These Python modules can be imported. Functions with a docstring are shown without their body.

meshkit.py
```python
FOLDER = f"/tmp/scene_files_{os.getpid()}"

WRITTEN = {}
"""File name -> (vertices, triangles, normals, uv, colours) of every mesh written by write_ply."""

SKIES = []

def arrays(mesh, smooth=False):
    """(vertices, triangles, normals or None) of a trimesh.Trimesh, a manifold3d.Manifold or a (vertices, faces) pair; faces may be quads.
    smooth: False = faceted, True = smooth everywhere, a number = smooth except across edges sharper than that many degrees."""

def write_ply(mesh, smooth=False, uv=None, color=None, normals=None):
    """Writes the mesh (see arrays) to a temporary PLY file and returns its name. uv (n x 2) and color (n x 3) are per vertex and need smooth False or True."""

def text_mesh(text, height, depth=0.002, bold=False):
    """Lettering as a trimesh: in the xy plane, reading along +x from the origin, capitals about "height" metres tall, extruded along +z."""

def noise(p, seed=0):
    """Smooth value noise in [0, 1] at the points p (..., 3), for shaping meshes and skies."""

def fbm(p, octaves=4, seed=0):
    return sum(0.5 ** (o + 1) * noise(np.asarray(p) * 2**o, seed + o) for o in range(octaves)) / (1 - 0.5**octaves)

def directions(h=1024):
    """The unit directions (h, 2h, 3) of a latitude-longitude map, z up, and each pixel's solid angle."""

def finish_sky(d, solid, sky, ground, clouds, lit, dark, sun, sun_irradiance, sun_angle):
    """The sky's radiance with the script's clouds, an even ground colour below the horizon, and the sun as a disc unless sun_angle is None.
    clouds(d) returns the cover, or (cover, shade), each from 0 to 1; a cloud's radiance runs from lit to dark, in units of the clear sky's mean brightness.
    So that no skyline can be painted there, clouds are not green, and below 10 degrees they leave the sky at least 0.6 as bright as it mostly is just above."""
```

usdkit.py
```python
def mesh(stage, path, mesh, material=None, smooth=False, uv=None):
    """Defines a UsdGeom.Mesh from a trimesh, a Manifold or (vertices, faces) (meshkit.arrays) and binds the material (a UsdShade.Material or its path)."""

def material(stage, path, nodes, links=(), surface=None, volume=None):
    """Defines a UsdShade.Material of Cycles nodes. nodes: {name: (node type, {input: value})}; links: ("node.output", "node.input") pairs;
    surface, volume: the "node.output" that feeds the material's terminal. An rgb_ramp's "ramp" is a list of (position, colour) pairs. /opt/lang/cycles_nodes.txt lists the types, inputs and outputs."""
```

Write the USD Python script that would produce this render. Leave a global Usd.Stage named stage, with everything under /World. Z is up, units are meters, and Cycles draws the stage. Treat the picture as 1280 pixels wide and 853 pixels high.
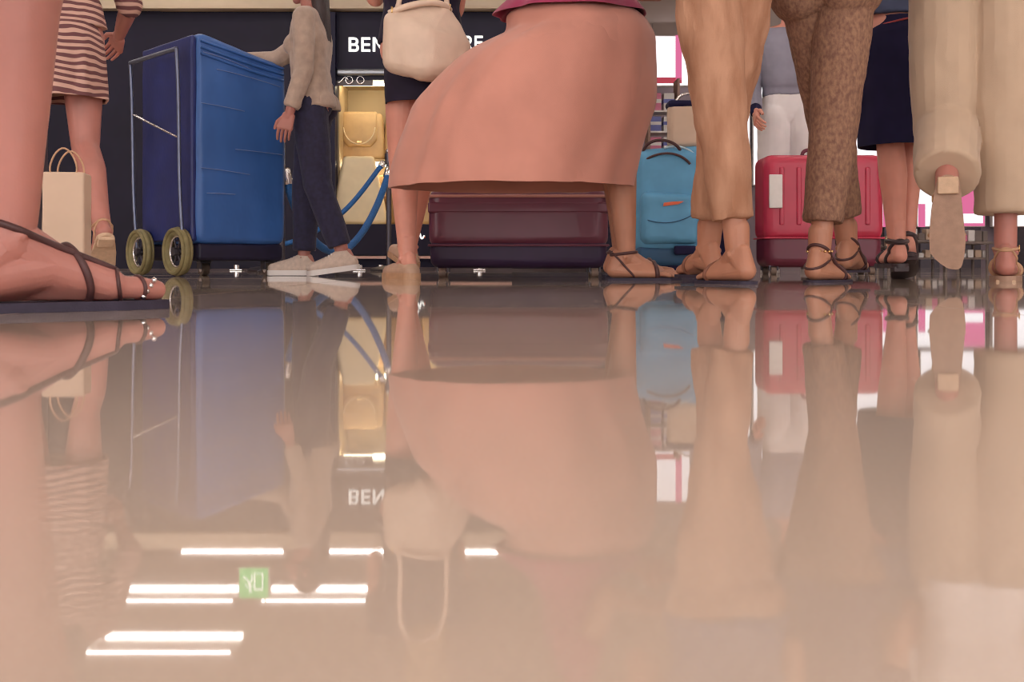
import math, random
import numpy as np, trimesh, manifold3d, usdkit, meshkit
from manifold3d import Manifold, Mesh as MMesh
from pxr import Usd, UsdGeom, UsdLux, UsdShade, Gf, Sdf, Vt
random.seed(7)
stage = Usd.Stage.CreateInMemory()
UsdGeom.SetStageUpAxis(stage, UsdGeom.Tokens.z); UsdGeom.SetStageMetersPerUnit(stage, 1.0)
UsdGeom.Xform.Define(stage, '/World'); UsdGeom.Scope.Define(stage, '/World/Looks')
# ------------------------------------------------------------------ camera, exposure, dome fill
F, HOR, EYE = 1422.0, 330.0, 0.06          # focal length in pixels, horizon row, eye height
cam = UsdGeom.Camera.Define(stage, '/World/camera')
cam.CreateHorizontalApertureAttr(36.0); cam.CreateVerticalApertureAttr(36.0 * 853 / 1280)
cam.CreateFocalLengthAttr(F / 1280 * 36.0)
cam.CreateVerticalApertureOffsetAttr(-(426.5 - HOR) / 1280 * 36.0)
cam.CreateClippingRangeAttr(Gf.Vec2f(0.01, 200))
cam.AddTranslateOp().Set(Gf.Vec3d(0, 0, EYE)); cam.AddRotateXOp().Set(90.0)
cam.CreateExposureAttr(-0.42)
cam.CreateFStopAttr(22.0); cam.CreateFocusDistanceAttr(4.5)
SKY, TUBE = 1.25, 8.0
dome = UsdLux.DomeLight.Define(stage, '/World/fill_dome')     # added even fill, let in where the hall has no rear wall
dome.CreateIntensityAttr(SKY); dome.CreateColorAttr(Gf.Vec3f(1.0, 0.94, 0.91))

def P(px, s, z=0.0):                         # a column of the picture at a scale of s pixels per metre
    return ((px - 640) / s, F / s, z)
def ZZ(py, s): return EYE + (HOR - py) / s

# ------------------------------------------------------------------ materials
L = '/World/Looks/'
def mat(name, col, rough=0.55, var=0.12, scale=30, metal=0.0, spec=0.5, bump=0.0, bscale=400, sheen=0.0, col2=None, stretch=(1, 1, 1), sss=0.0, coat=0.0, detail=4, ramp=(0.3, 0.7)):
    c = np.array(col, float)
    c2 = np.array(col2, float) if col2 is not None else np.clip(c * (1 + var), 0, 1)
    c1 = c if col2 is not None else c * (1 - var)
    n = {'t': ('texture_coordinate', {}), 'm': ('mapping', {'scale': stretch}),
         'n': ('noise_texture', {'scale': scale, 'detail': detail}),
         'r': ('rgb_ramp', {'ramp': [(ramp[0], tuple(c1)), (ramp[1], tuple(c2))]}),
         'p': ('principled_bsdf', {'roughness': rough, 'metallic': metal, 'specular_ior_level': spec, 'sheen_weight': sheen, 'coat_weight': coat})}
    l = [('t.object', 'm.vector'), ('m.vector', 'n.vector'), ('n.fac', 'r.fac'), ('r.color', 'p.base_color')]
    if sss:
        n['p'][1].update({'subsurface_weight': sss, 'subsurface_scale': 0.01, 'subsurface_radius': (1, 0.35, 0.2)})
    if bump:
        n['n2'] = ('noise_texture', {'scale': bscale, 'detail': 2}); n['b'] = ('bump', {'strength': bump, 'distance': 0.002})
        l += [('m.vector', 'n2.vector'), ('n2.fac', 'b.height'), ('b.normal', 'p.normal')]
    return usdkit.material(stage, L + name, n, l, surface='p.BSDF')
def glow(name, col, strength):
    return usdkit.material(stage, L + name, {'e': ('emission', {'color': col, 'strength': strength})}, [], surface='e.emission')

SKIN = mat('skin_fair', (0.45, 0.185, 0.15), 0.5, 0.07, 14, sss=0.12, bump=0.15, bscale=260)
SKIN_D = mat('skin_tan', (0.44, 0.20, 0.125), 0.5, 0.08, 14, sss=0.1, bump=0.15, bscale=260)
SKIN_P = mat('skin_pink', (0.70, 0.31, 0.235), 0.5, 0.06, 14, sss=0.12, bump=0.15, bscale=260)
NAIL = mat('nail', (0.70, 0.36, 0.30), 0.25, 0.03)
EYE_W = mat('eye', (0.75, 0.72, 0.68), 0.2, 0.02); IRIS = mat('iris', (0.06, 0.035, 0.02), 0.2, 0.1)
LIP = mat('lip', (0.48, 0.14, 0.13), 0.4, 0.05)
HAIR_D = mat('hair_dark', (0.035, 0.02, 0.022), 0.45, 0.4, 60, stretch=(6, 6, 0.6), bump=0.5, bscale=120)
HAIR_B = mat('hair_brown', (0.10, 0.055, 0.03), 0.45, 0.4, 60, stretch=(6, 6, 0.6), bump=0.5, bscale=120)
HAIR_Y = mat('hair_blond', (0.35, 0.22, 0.10), 0.45, 0.3, 60, stretch=(6, 6, 0.6), bump=0.5, bscale=120)
SALMON = mat('salmon_cloth', (0.57, 0.25, 0.19), 0.75, 0.07, 6, bump=0.2, bscale=500, sheen=0.2)
MAGENTA = mat('magenta_cloth', (0.32, 0.018, 0.085), 0.75, 0.12, 8, bump=0.2, sheen=0.2)
TAUPE = mat('taupe_knit', (0.44, 0.33, 0.265), 0.85, 0.15, 25, bump=0.5, bscale=350, sheen=0.3)
DENIM = mat('dark_denim', (0.018, 0.016, 0.05), 0.8, 0.3, 50, bump=0.4, bscale=600, sheen=0.1)
BLACK = mat('black_cloth', (0.016, 0.011, 0.028), 0.75, 0.2, 20, bump=0.2, spec=0.25)
CREAM = mat('cream_leather', (0.66, 0.50, 0.39), 0.5, 0.08, 10, bump=0.25, bscale=180)
TANP = mat('tan_linen', (0.34, 0.16, 0.09), 0.85, 0, 14, bump=0.6, bscale=420, col2=(0.50, 0.275, 0.175), stretch=(1.2, 1, 0.35), ramp=(0.35, 0.65))
TWEED = mat('brown_tweed', (0.17, 0.082, 0.058), 0.9, 0, 100, bump=0.9, bscale=260, col2=(0.31, 0.17, 0.105), detail=8, ramp=(0.34, 0.66), stretch=(1, 1, 0.6))
BEIGE = mat('beige_cotton', (0.50, 0.365, 0.26), 0.8, 0.06, 8, bump=0.3, bscale=600, sheen=0.15)
NAVY = mat('navy_cloth', (0.012, 0.01, 0.045), 0.8, 0.15, 12, bump=0.15, spec=0.25)
BLUGREY = mat('bluegrey_cloth', (0.07, 0.09, 0.17), 0.8, 0.15, 12, bump=0.2)
GREYSHIRT = mat('grey_shirt', (0.25, 0.24, 0.30), 0.8, 0.12, 10, bump=0.2)
WHITEP = mat('white_cotton', (0.82, 0.78, 0.78), 0.8, 0.04, 10, bump=0.2)
REDCORD = mat('red_cord', (0.35, 0.05, 0.05), 0.6, 0.1)
BROWNL = mat('brown_strap_leather', (0.075, 0.028, 0.028), 0.5, 0.15, 40, bump=0.3)
TANL = mat('tan_strap_leather', (0.50, 0.29, 0.17), 0.5, 0.1, 40, bump=0.3)
BLACKL = mat('black_strap_leather', (0.045, 0.025, 0.03), 0.4, 0.15, 40, bump=0.3)
SOLE = mat('dark_sole', (0.03, 0.022, 0.045), 0.7, 0.15, 60, bump=0.3)
SOLE_T = mat('pale_sole', (0.58, 0.40, 0.27), 0.7, 0.1, 60, bump=0.3)
CANVAS = mat('off_white_canvas', (0.62, 0.50, 0.42), 0.8, 0.1, 60, bump=0.4)
GOLD = mat('gold_metal', (0.80, 0.55, 0.25), 0.25, 0.05, metal=1.0)
CHROME = mat('chrome', (0.80, 0.78, 0.78), 0.16, 0.05, metal=1.0)
STEEL = mat('dark_steel', (0.10, 0.09, 0.11), 0.35, 0.1, metal=0.7)
BLUE = mat('blue_vinyl', (0.04, 0.13, 0.40), 0.42, 0.14, 5, bump=0.3, bscale=60, stretch=(1, 1, 0.5))
BLUE_SHADE = mat('shaded_blue_vinyl', (0.016, 0.027, 0.15), 0.42, 0.2, 5, bump=0.3, bscale=60)  # darker copy of the cart blue, with shade put into the colour
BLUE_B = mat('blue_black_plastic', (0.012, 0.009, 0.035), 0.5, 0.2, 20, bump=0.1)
FILM = usdkit.material(stage, L + 'clear_film', {'t': ('transparent_bsdf', {}), 'g': ('glossy_bsdf', {'color': (0.9, 0.9, 0.95), 'roughness': 0.12}), 'f': ('fresnel', {'IOR': 1.45}), 'm': ('mix_closure', {})},
                       [('f.fac', 'm.fac'), ('t.BSDF', 'm.closure1'), ('g.BSDF', 'm.closure2')], surface='m.closure')
OLIVE = mat('olive_rubber', (0.24, 0.20, 0.09), 0.6, 0.15, 30, bump=0.2)
TAUPE_R = mat('taupe_rubber', (0.20, 0.14, 0.11), 0.6, 0.15, 30, bump=0.2)
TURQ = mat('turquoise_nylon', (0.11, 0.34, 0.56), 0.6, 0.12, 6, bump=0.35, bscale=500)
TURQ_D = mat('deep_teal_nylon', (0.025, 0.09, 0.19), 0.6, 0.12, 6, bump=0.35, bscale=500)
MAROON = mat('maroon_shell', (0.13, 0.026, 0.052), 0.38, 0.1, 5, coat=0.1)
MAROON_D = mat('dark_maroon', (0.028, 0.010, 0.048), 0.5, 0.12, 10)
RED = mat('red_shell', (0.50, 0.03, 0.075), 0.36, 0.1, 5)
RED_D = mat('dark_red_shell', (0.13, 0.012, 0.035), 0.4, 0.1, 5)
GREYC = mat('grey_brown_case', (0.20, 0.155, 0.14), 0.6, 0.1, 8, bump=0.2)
ORANGE = mat('orange_badge', (0.70, 0.14, 0.06), 0.5, 0.08)
WHITE = mat('white_plastic', (0.80, 0.76, 0.74), 0.4, 0.03)
PINK = mat('pink_card', (0.75, 0.22, 0.36), 0.5, 0.05); BLUEC = mat('blue_card', (0.16, 0.18, 0.50), 0.5, 0.06)
PAPER = mat('cream_paper', (0.60, 0.44, 0.33), 0.8, 0.05, 8, bump=0.1)
BOARD = mat('black_board', (0.011, 0.008, 0.026), 0.5, 0.2, 3, spec=0.25)
BOARD_N = mat('navy_pillar', (0.011, 0.009, 0.034), 0.5, 0.2, 3, spec=0.25)
FASCIA = mat('cream_fascia', (0.56, 0.45, 0.33), 0.6, 0.06, 3)
TANBAG = mat('tan_bag_leather', (0.55, 0.36, 0.17), 0.5, 0.1, 9, bump=0.3, bscale=160)
CREAMBAG = mat('pale_bag_leather', (0.80, 0.66, 0.42), 0.45, 0.05, 9, bump=0.25, bscale=160)
OCHREBAG = mat('ochre_bag_leather', (0.36, 0.21, 0.09), 0.5, 0.1, 9, bump=0.3, bscale=160)
NICHE = mat('niche_panel', (0.50, 0.38, 0.22), 0.6, 0.05, 3)
ROPE = mat('blue_rope', (0.02, 0.12, 0.36), 0.7, 0.2, 90, bump=0.6, bscale=260)
YELLOW = mat('yellow_plastic', (0.75, 0.42, 0.06), 0.4, 0.08)
WALL = mat('wall_paint', (0.62, 0.52, 0.47), 0.8, 0.04, 2)
WALL_D = mat('wall_mauve', (0.30, 0.24, 0.28), 0.8, 0.05, 2)
CEIL = mat('ceiling_paint', (0.66, 0.56, 0.50), 0.85, 0.04, 2)
GROUT = mat('floor_joint', (0.42, 0.30, 0.24), 0.5, 0.05)
TUBE_ON = glow('lit_tube', (1.0, 0.92, 0.86), TUBE * 3.2)
LETTER = glow('lit_letter', (1.0, 0.98, 0.92), 1.5)
LB_W = glow('lightbox_white', (1.0, 0.95, 0.97), 1.5); LB_P = glow('lightbox_pink', (1.0, 0.22, 0.45), 1.0)
LB_R = glow('lightbox_red', (0.75, 0.10, 0.14), 0.8)
NICHE_ON = glow('niche_strip', (1.0, 0.88, 0.62), 34.0)
EXIT_G = glow('exit_green', (0.05, 0.60, 0.16), 2.6); EXIT_W = glow('exit_white', (0.85, 1.0, 0.85), 2.8)
def striped():
    n = {'t': ('texture_coordinate', {}), 's': ('separate_xyz', {}), 'nz': ('noise_texture', {'scale': 5.0, 'detail': 2}),
         'w': ('math', {'math_type': 'multiply_add', 'value2': 0.07}), 'k': ('math', {'math_type': 'multiply', 'value2': 2 * math.pi / 0.027}),
         'si': ('math', {'math_type': 'sine'}), 'r': ('rgb_ramp', {'ramp': [(0.0, (0.14, 0.05, 0.055)), (0.42, (0.14, 0.05, 0.055)), (0.58, (0.58, 0.36, 0.29)), (1.0, (0.58, 0.36, 0.29))]}),
         'h': ('map_range', {'from_min': -1.0, 'from_max': 1.0}), 'p': ('principled_bsdf', {'roughness': 0.8})}
    l = [('t.object', 's.vector'), ('t.object', 'nz.vector'), ('nz.fac', 'w.value1'), ('s.z', 'w.value3'), ('w.value', 'k.value1'), ('k.value', 'si.value1'), ('si.value', 'h.value'),
         ('h.result', 'r.fac'), ('r.color', 'p.base_color')]
    return usdkit.material(stage, L + 'striped_cloth', n, l, surface='p.BSDF')
STRIPE = striped()
def floor_mat():
    n = {'g': ('geometry', {}), 'n': ('noise_texture', {'scale': 900.0, 'detail': 2}), 'n3': ('noise_texture', {'scale': 1.3, 'detail': 3}),
         'r': ('rgb_ramp', {'ramp': [(0.30, (0.50, 0.405, 0.335)), (0.5, (0.53, 0.43, 0.355)), (0.72, (0.56, 0.46, 0.38))]}),
         'n2': ('noise_texture', {'scale': 1.7, 'detail': 1}), 'b': ('bump', {'strength': 0.12, 'distance': 0.001}),
         'rr': ('map_range', {'from_min': 0.3, 'from_max': 0.7, 'to_min': 0.018, 'to_max': 0.035}),
         'p': ('principled_bsdf', {'ior': 1.5, 'specular_ior_level': 0.5})}
    l = [('g.position', 'n.vector'), ('g.position', 'n2.vector'), ('g.position', 'n3.vector'), ('n.fac', 'r.fac'), ('r.color', 'p.base_color'), ('n3.fac', 'rr.value'), ('rr.result', 'p.roughness'),
         ('n2.fac', 'b.height'), ('b.normal', 'p.normal')]
    return usdkit.material(stage, L + 'polished_floor', n, l, surface='p.BSDF')
FLOOR = floor_mat()

# ------------------------------------------------------------------ scene tree helpers
used = {}
def numbered(parent, name):
    k = used.get((parent, name), -1) + 1; used[(parent, name)] = k
    return name if k == 0 else f'{name}_{k:03d}'
def thing(name, label, cat, loc=(0, 0, 0), rotz=0.0, group=None, kind=None):
    x = UsdGeom.Xform.Define(stage, '/World/' + numbered('/World', name))
    x.AddTranslateOp().Set(Gf.Vec3d(*map(float, loc))); x.AddRotateZOp().Set(float(rotz))
    o = x.GetPrim()
    if label: o.SetCustomDataByKey('label', label)
    if cat: o.SetCustomDataByKey('category', cat)
    if group: o.SetCustomDataByKey('group', group)
    if kind: o.SetCustomDataByKey('kind', kind)
    return o
def part(parent, name, mesh, material, smooth=40, label=None, kind=None):
    pp = str(parent.GetPath())
    path = pp + '/' + numbered(pp, name)
    o = usdkit.mesh(stage, path, mesh, material, smooth=smooth).GetPrim()
    if label: o.SetCustomDataByKey('label', label)
    if kind: o.SetCustomDataByKey('kind', kind)
    return o
def single(name, mesh, material, label=None, cat=None, loc=(0, 0, 0), rotz=0.0, group=None, kind=None, smooth=40):
    path = '/World/' + numbered('/World', name)
    m = usdkit.mesh(stage, path, mesh, material, smooth=smooth)
    x = UsdGeom.Xformable(m); x.AddTranslateOp().Set(Gf.Vec3d(*map(float, loc))); x.AddRotateZOp().Set(float(rotz))
    o = m.GetPrim()
    for k, v in (('label', label), ('category', cat), ('group', group), ('kind', kind)):
        if v: o.SetCustomDataByKey(k, v)
    return o

# ------------------------------------------------------------------ shape helpers
V = lambda *a: np.array(a, float)
def Rx(d): a = math.radians(d); c, s = math.cos(a), math.sin(a); return np.array([[1, 0, 0], [0, c, -s], [0, s, c]])
def Ry(d): a = math.radians(d); c, s = math.cos(a), math.sin(a); return np.array([[c, 0, s], [0, 1, 0], [-s, 0, c]])
def Rz(d): a = math.radians(d); c, s = math.cos(a), math.sin(a); return np.array([[c, -s, 0], [s, c, 0], [0, 0, 1]])
def sph(p, r, seg=20): return Manifold.sphere(float(r), seg).translate([float(x) for x in p])
def ell(p, r, seg=28): return Manifold.sphere(1.0, seg).scale([float(x) for x in r]).translate([float(x) for x in p])
def hull(*m): return Manifold.batch_hull(list(m))
def cap(p0, r0, p1, r1, seg=18): return hull(sph(p0, r0, seg), sph(p1, r1, seg))
def union(ms): return Manifold.batch_boolean([m for m in ms if not m.is_empty()], manifold3d.OpType.Add)
def tf(m, R, t): return m.transform(np.hstack([np.asarray(R, float), np.asarray(t, float).reshape(3, 1)]))
def tm(m):
    a = m.to_mesh(); return trimesh.Trimesh(np.array(a.vert_properties[:, :3], float), np.array(a.tri_verts), process=False)
def back(t): return Manifold(MMesh(np.asarray(t.vertices, np.float32), np.asarray(t.faces, np.uint32)))
def soft(m, ln, it=10, lam=0.5):
    t = tm(m.refine_to_length(ln)); trimesh.smoothing.filter_taubin(t, lamb=lam, nu=lam + 0.02, iterations=it); return t
def wrinkle(t, amp, f, seed=0, st=(1, 1, 1)):
    n = t.vertex_normals; d = meshkit.fbm(t.vertices * (np.array(st) * f) + 50, 3, seed) - 0.5
    t.vertices = t.vertices + n * (d * 2 * amp)[:, None]; return t
def box(sx, sy, sz, c=(0, 0, 0), r=0.0, seg=10):
    if r <= 0: m = Manifold.cube([sx, sy, sz], True).translate(list(map(float, c)))
    else:
        m = hull(*[sph((i * (sx / 2 - r), j * (sy / 2 - r), k * (sz / 2 - r)), r, seg) for i in (-1, 1) for j in (-1, 1) for k in (-1, 1)]).translate(list(map(float, c)))
    return m
def cyl(r, h, c=(0, 0, 0), axis='z', seg=32):
    m = Manifold.cylinder(h, r, r, seg, True)
    if axis == 'x': m = m.rotate([0, 90, 0])
    if axis == 'y': m = m.rotate([90, 0, 0])
    return m.translate(list(map(float, c)))
def tube(pts, r, seg=10, closed=False):
    p = np.array(pts, float); n = len(p); r = np.broadcast_to(np.asarray(r, float), (n,))
    tan = np.roll(p, -1, 0) - np.roll(p, 1, 0)
    if not closed: tan[0], tan[-1] = p[1] - p[0], p[-1] - p[-2]
    tan /= np.linalg.norm(tan, axis=1)[:, None]
    u = np.cross(tan[0], (0, 0, 1.0));
    if np.linalg.norm(u) < 1e-3: u = np.cross(tan[0], (1.0, 0, 0))
    u /= np.linalg.norm(u); vs = []
    a = np.linspace(0, 2 * np.pi, seg, endpoint=False)
    for i in range(n):
        u = u - tan[i] * (u @ tan[i]); u /= np.linalg.norm(u); w = np.cross(tan[i], u)
        vs.append(p[i] + r[i] * (np.cos(a)[:, None] * u + np.sin(a)[:, None] * w))
    v = np.vstack(vs); f = []
    for i in range(n if closed else n - 1):
        j = (i + 1) % n
        for k in range(seg):
            l = (k + 1) % seg; f += [[i * seg + k, i * seg + l, j * seg + l], [i * seg + k, j * seg + l, j * seg + k]]
    if not closed:
        v = np.vstack([v, p[0], p[-1]]); a0, a1 = len(v) - 2, len(v) - 1
        for k in range(seg):
            l = (k + 1) % seg; f += [[a0, l, k], [a1, (n - 1) * seg + k, (n - 1) * seg + l]]
    return trimesh.Trimesh(v, f, process=False)
def spline(pts, n=40):
    p = np.array(pts, float)
    from scipy.interpolate import CubicSpline
    d = np.r_[0, np.cumsum(np.linalg.norm(np.diff(p, axis=0), axis=1))]
    return CubicSpline(d, p)(np.linspace(0, d[-1], n))
def torus(R, r, c, axis='x', n=36, seg=10):
    a = np.linspace(0, 2 * np.pi, n, endpoint=False); ca, sa = R * np.cos(a), R * np.sin(a); z = 0 * a
    p = {'x': np.c_[z, ca, sa], 'y': np.c_[ca, z, sa], 'z': np.c_[ca, sa, z]}[axis] + np.array(c, float)
    return tube(p, r, seg, True)
def cat(*ms): return trimesh.util.concatenate([tm(m) if isinstance(m, Manifold) else m for m in ms])
def shell(rings, n=120, th=0.006, flute=0, amp=0.0, seed=0, close_top=False):
    """a skirt: rings (z, cx, cy, rx, ry) from the waist to the hem, with folds that deepen downwards, thin wall."""
    R = np.array(rings, float); k = 60
    t = np.linspace(0, 1, k); src = np.linspace(0, 1, len(R))
    from scipy.interpolate import PchipInterpolator
    Q = PchipInterpolator(src, R)(t); a = np.linspace(0, 2 * np.pi, n, endpoint=False)
    nz = np.array([meshkit.noise(np.c_[np.cos(a) * 2.2 + 9, np.sin(a) * 2.2 + 9, np.full(n, 3.0 + 1.5 * s)], seed) for s in t]) - 0.5
    fold = 1 + (amp * np.sin(flute * a + 5 * nz) * (t[:, None] ** 0.8) if flute else 0) + 0.10 * nz * t[:, None]
    def surf(off): return np.stack([Q[:, 1, None] + (Q[:, 3, None] * fold - off) * np.cos(a), Q[:, 2, None] + (Q[:, 4, None] * fold - off) * np.sin(a), np.broadcast_to(Q[:, 0, None], (k, n))], -1)
    o, i = surf(0).reshape(-1, 3), surf(th).reshape(-1, 3); v = np.vstack([o, i]); m = k * n; f = []
    idx = np.arange(n); nx = (idx + 1) % n
    for r in range(k - 1):
        A, B, C, D = r * n + idx, r * n + nx, (r + 1) * n + nx, (r + 1) * n + idx
        f += [np.c_[A, D, C], np.c_[A, C, B], np.c_[m + A, m + C, m + D], np.c_[m + A, m + B, m + C]]
    for r, s in ((0, 1), (k - 1, -1)):
        A, B = r * n + idx, r * n + nx
        f += [np.c_[A, B, m + B][:, ::s], np.c_[A, m + B, m + A][:, ::s]]
    return trimesh.Trimesh(v, np.vstack(f), process=False)

# ------------------------------------------------------------------ people
def foot_solid(m, fine=0.006):
    """bare foot, sole at z = 0, ankle joint at (0, 0, .075), toes towards +y; m = +1 when the big toe is on the +x side."""
    heel, ank, mid = sph((0, -.042, .029), .029), sph((0, 0, .078), .033), sph((m * .004, .05, .046), .031)
    bm, bl, arch = sph((m * .024, .122, .021), .0205), sph((-m * .030, .105, .017), .0165), sph((-m * .022, .03, .020), .019)
    parts = [hull(heel, ank), hull(ank, mid), hull(heel, mid, arch), hull(mid, bm, bl, arch), hull(ank, sph((0, -.03, .085), .020), heel), cap((0, 0, .075), .034, (0, 0, .15), .034),
             sph((m * .027, .004, .082), .012), sph((-m * .027, -.006, .074), .012)]
    toes = [((m * .026, .125, .018), (m * .027, .160, .016), (m * .022, .186, .013), .0145), ((m * .009, .128, .015), (m * .009, .164, .019), (m * .007, .188, .010), .0098),
            ((-m * .006, .124, .014), (-m * .008, .156, .017), (-m * .009, .178, .0095), .0092), ((-m * .020, .116, .013), (-m * .023, .144, .016), (-m * .024, .165, .009), .0088),
            ((-m * .032, .106, .012), (-m * .036, .130, .014), (-m * .037, .149, .0085), .0084)]
    for a, b, c, r in toes: parts += [cap(a, r * 1.05, b, r), cap(b, r, c, r * .92)]
    t = soft(union(parts), fine, 6)
    t.vertices[:, 2] = np.maximum(t.vertices[:, 2], 0.0)
    return t
FEET = {1: foot_solid(1), -1: foot_solid(-1)}
def hand_solid(sx, curl):
    """relaxed hand hanging along -z, palm facing sx * x, thumb towards +y."""
    parts = [hull(sph((0, .018, -.012), .016), sph((0, -.018, -.012), .016), sph((0, .032, -.082), .0135), sph((0, -.032, -.078), .012)), cap((0, 0, .02), .024, (0, 0, -.02), .021)]
    for y, ln, r in ((.031, .072, .0092), (.010, .080, .0095), (-.011, .074, .0090), (-.031, .058, .0082)):
        p = V(0, y, -.084); ang = 8
        for k, fr in enumerate((.45, .32, .23)):
            ang += curl; q = p + ln * fr * V(sx * math.sin(math.radians(ang)), y * .12, -math.cos(math.radians(ang)))
            parts.append(cap(p, r * (1 - .1 * k), q, r * (.92 - .1 * k), 12)); p = q
    a, b, c = V(sx * .004, .024, -.025), V(sx * .014, .052, -.058), V(sx * .022, .056, -.092)
    parts += [cap(a, .0135, b, .0115, 12), cap(b, .0112, c, .0092, 12)]
    return union(parts)

def sandal_strap(foot, R, o, k, origin, normal, r, mx=None, lift=0.0):
    """a strap around the foot: the outline where a plane cuts the foot, as a band of radius r."""
    sec = foot.section(plane_normal=normal, plane_origin=origin)
    if sec is None: return None
    d = max(sec.discrete, key=len); c = d[:-1].mean(0)
    p = d[:-1] + (d[:-1] - c) / np.linalg.norm(d[:-1] - c, axis=1)[:, None] * r * .35
    q = p[np.linspace(0, len(p), 48, endpoint=False).astype(int)]
    for _ in range(2): q = (np.roll(q, 1, 0) + 2 * q + np.roll(q, -1, 0)) / 4
    q[:, 2] = np.maximum(q[:, 2], 0.0)
    return tube((q * k) @ R.T + o, r, 8, True)

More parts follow.
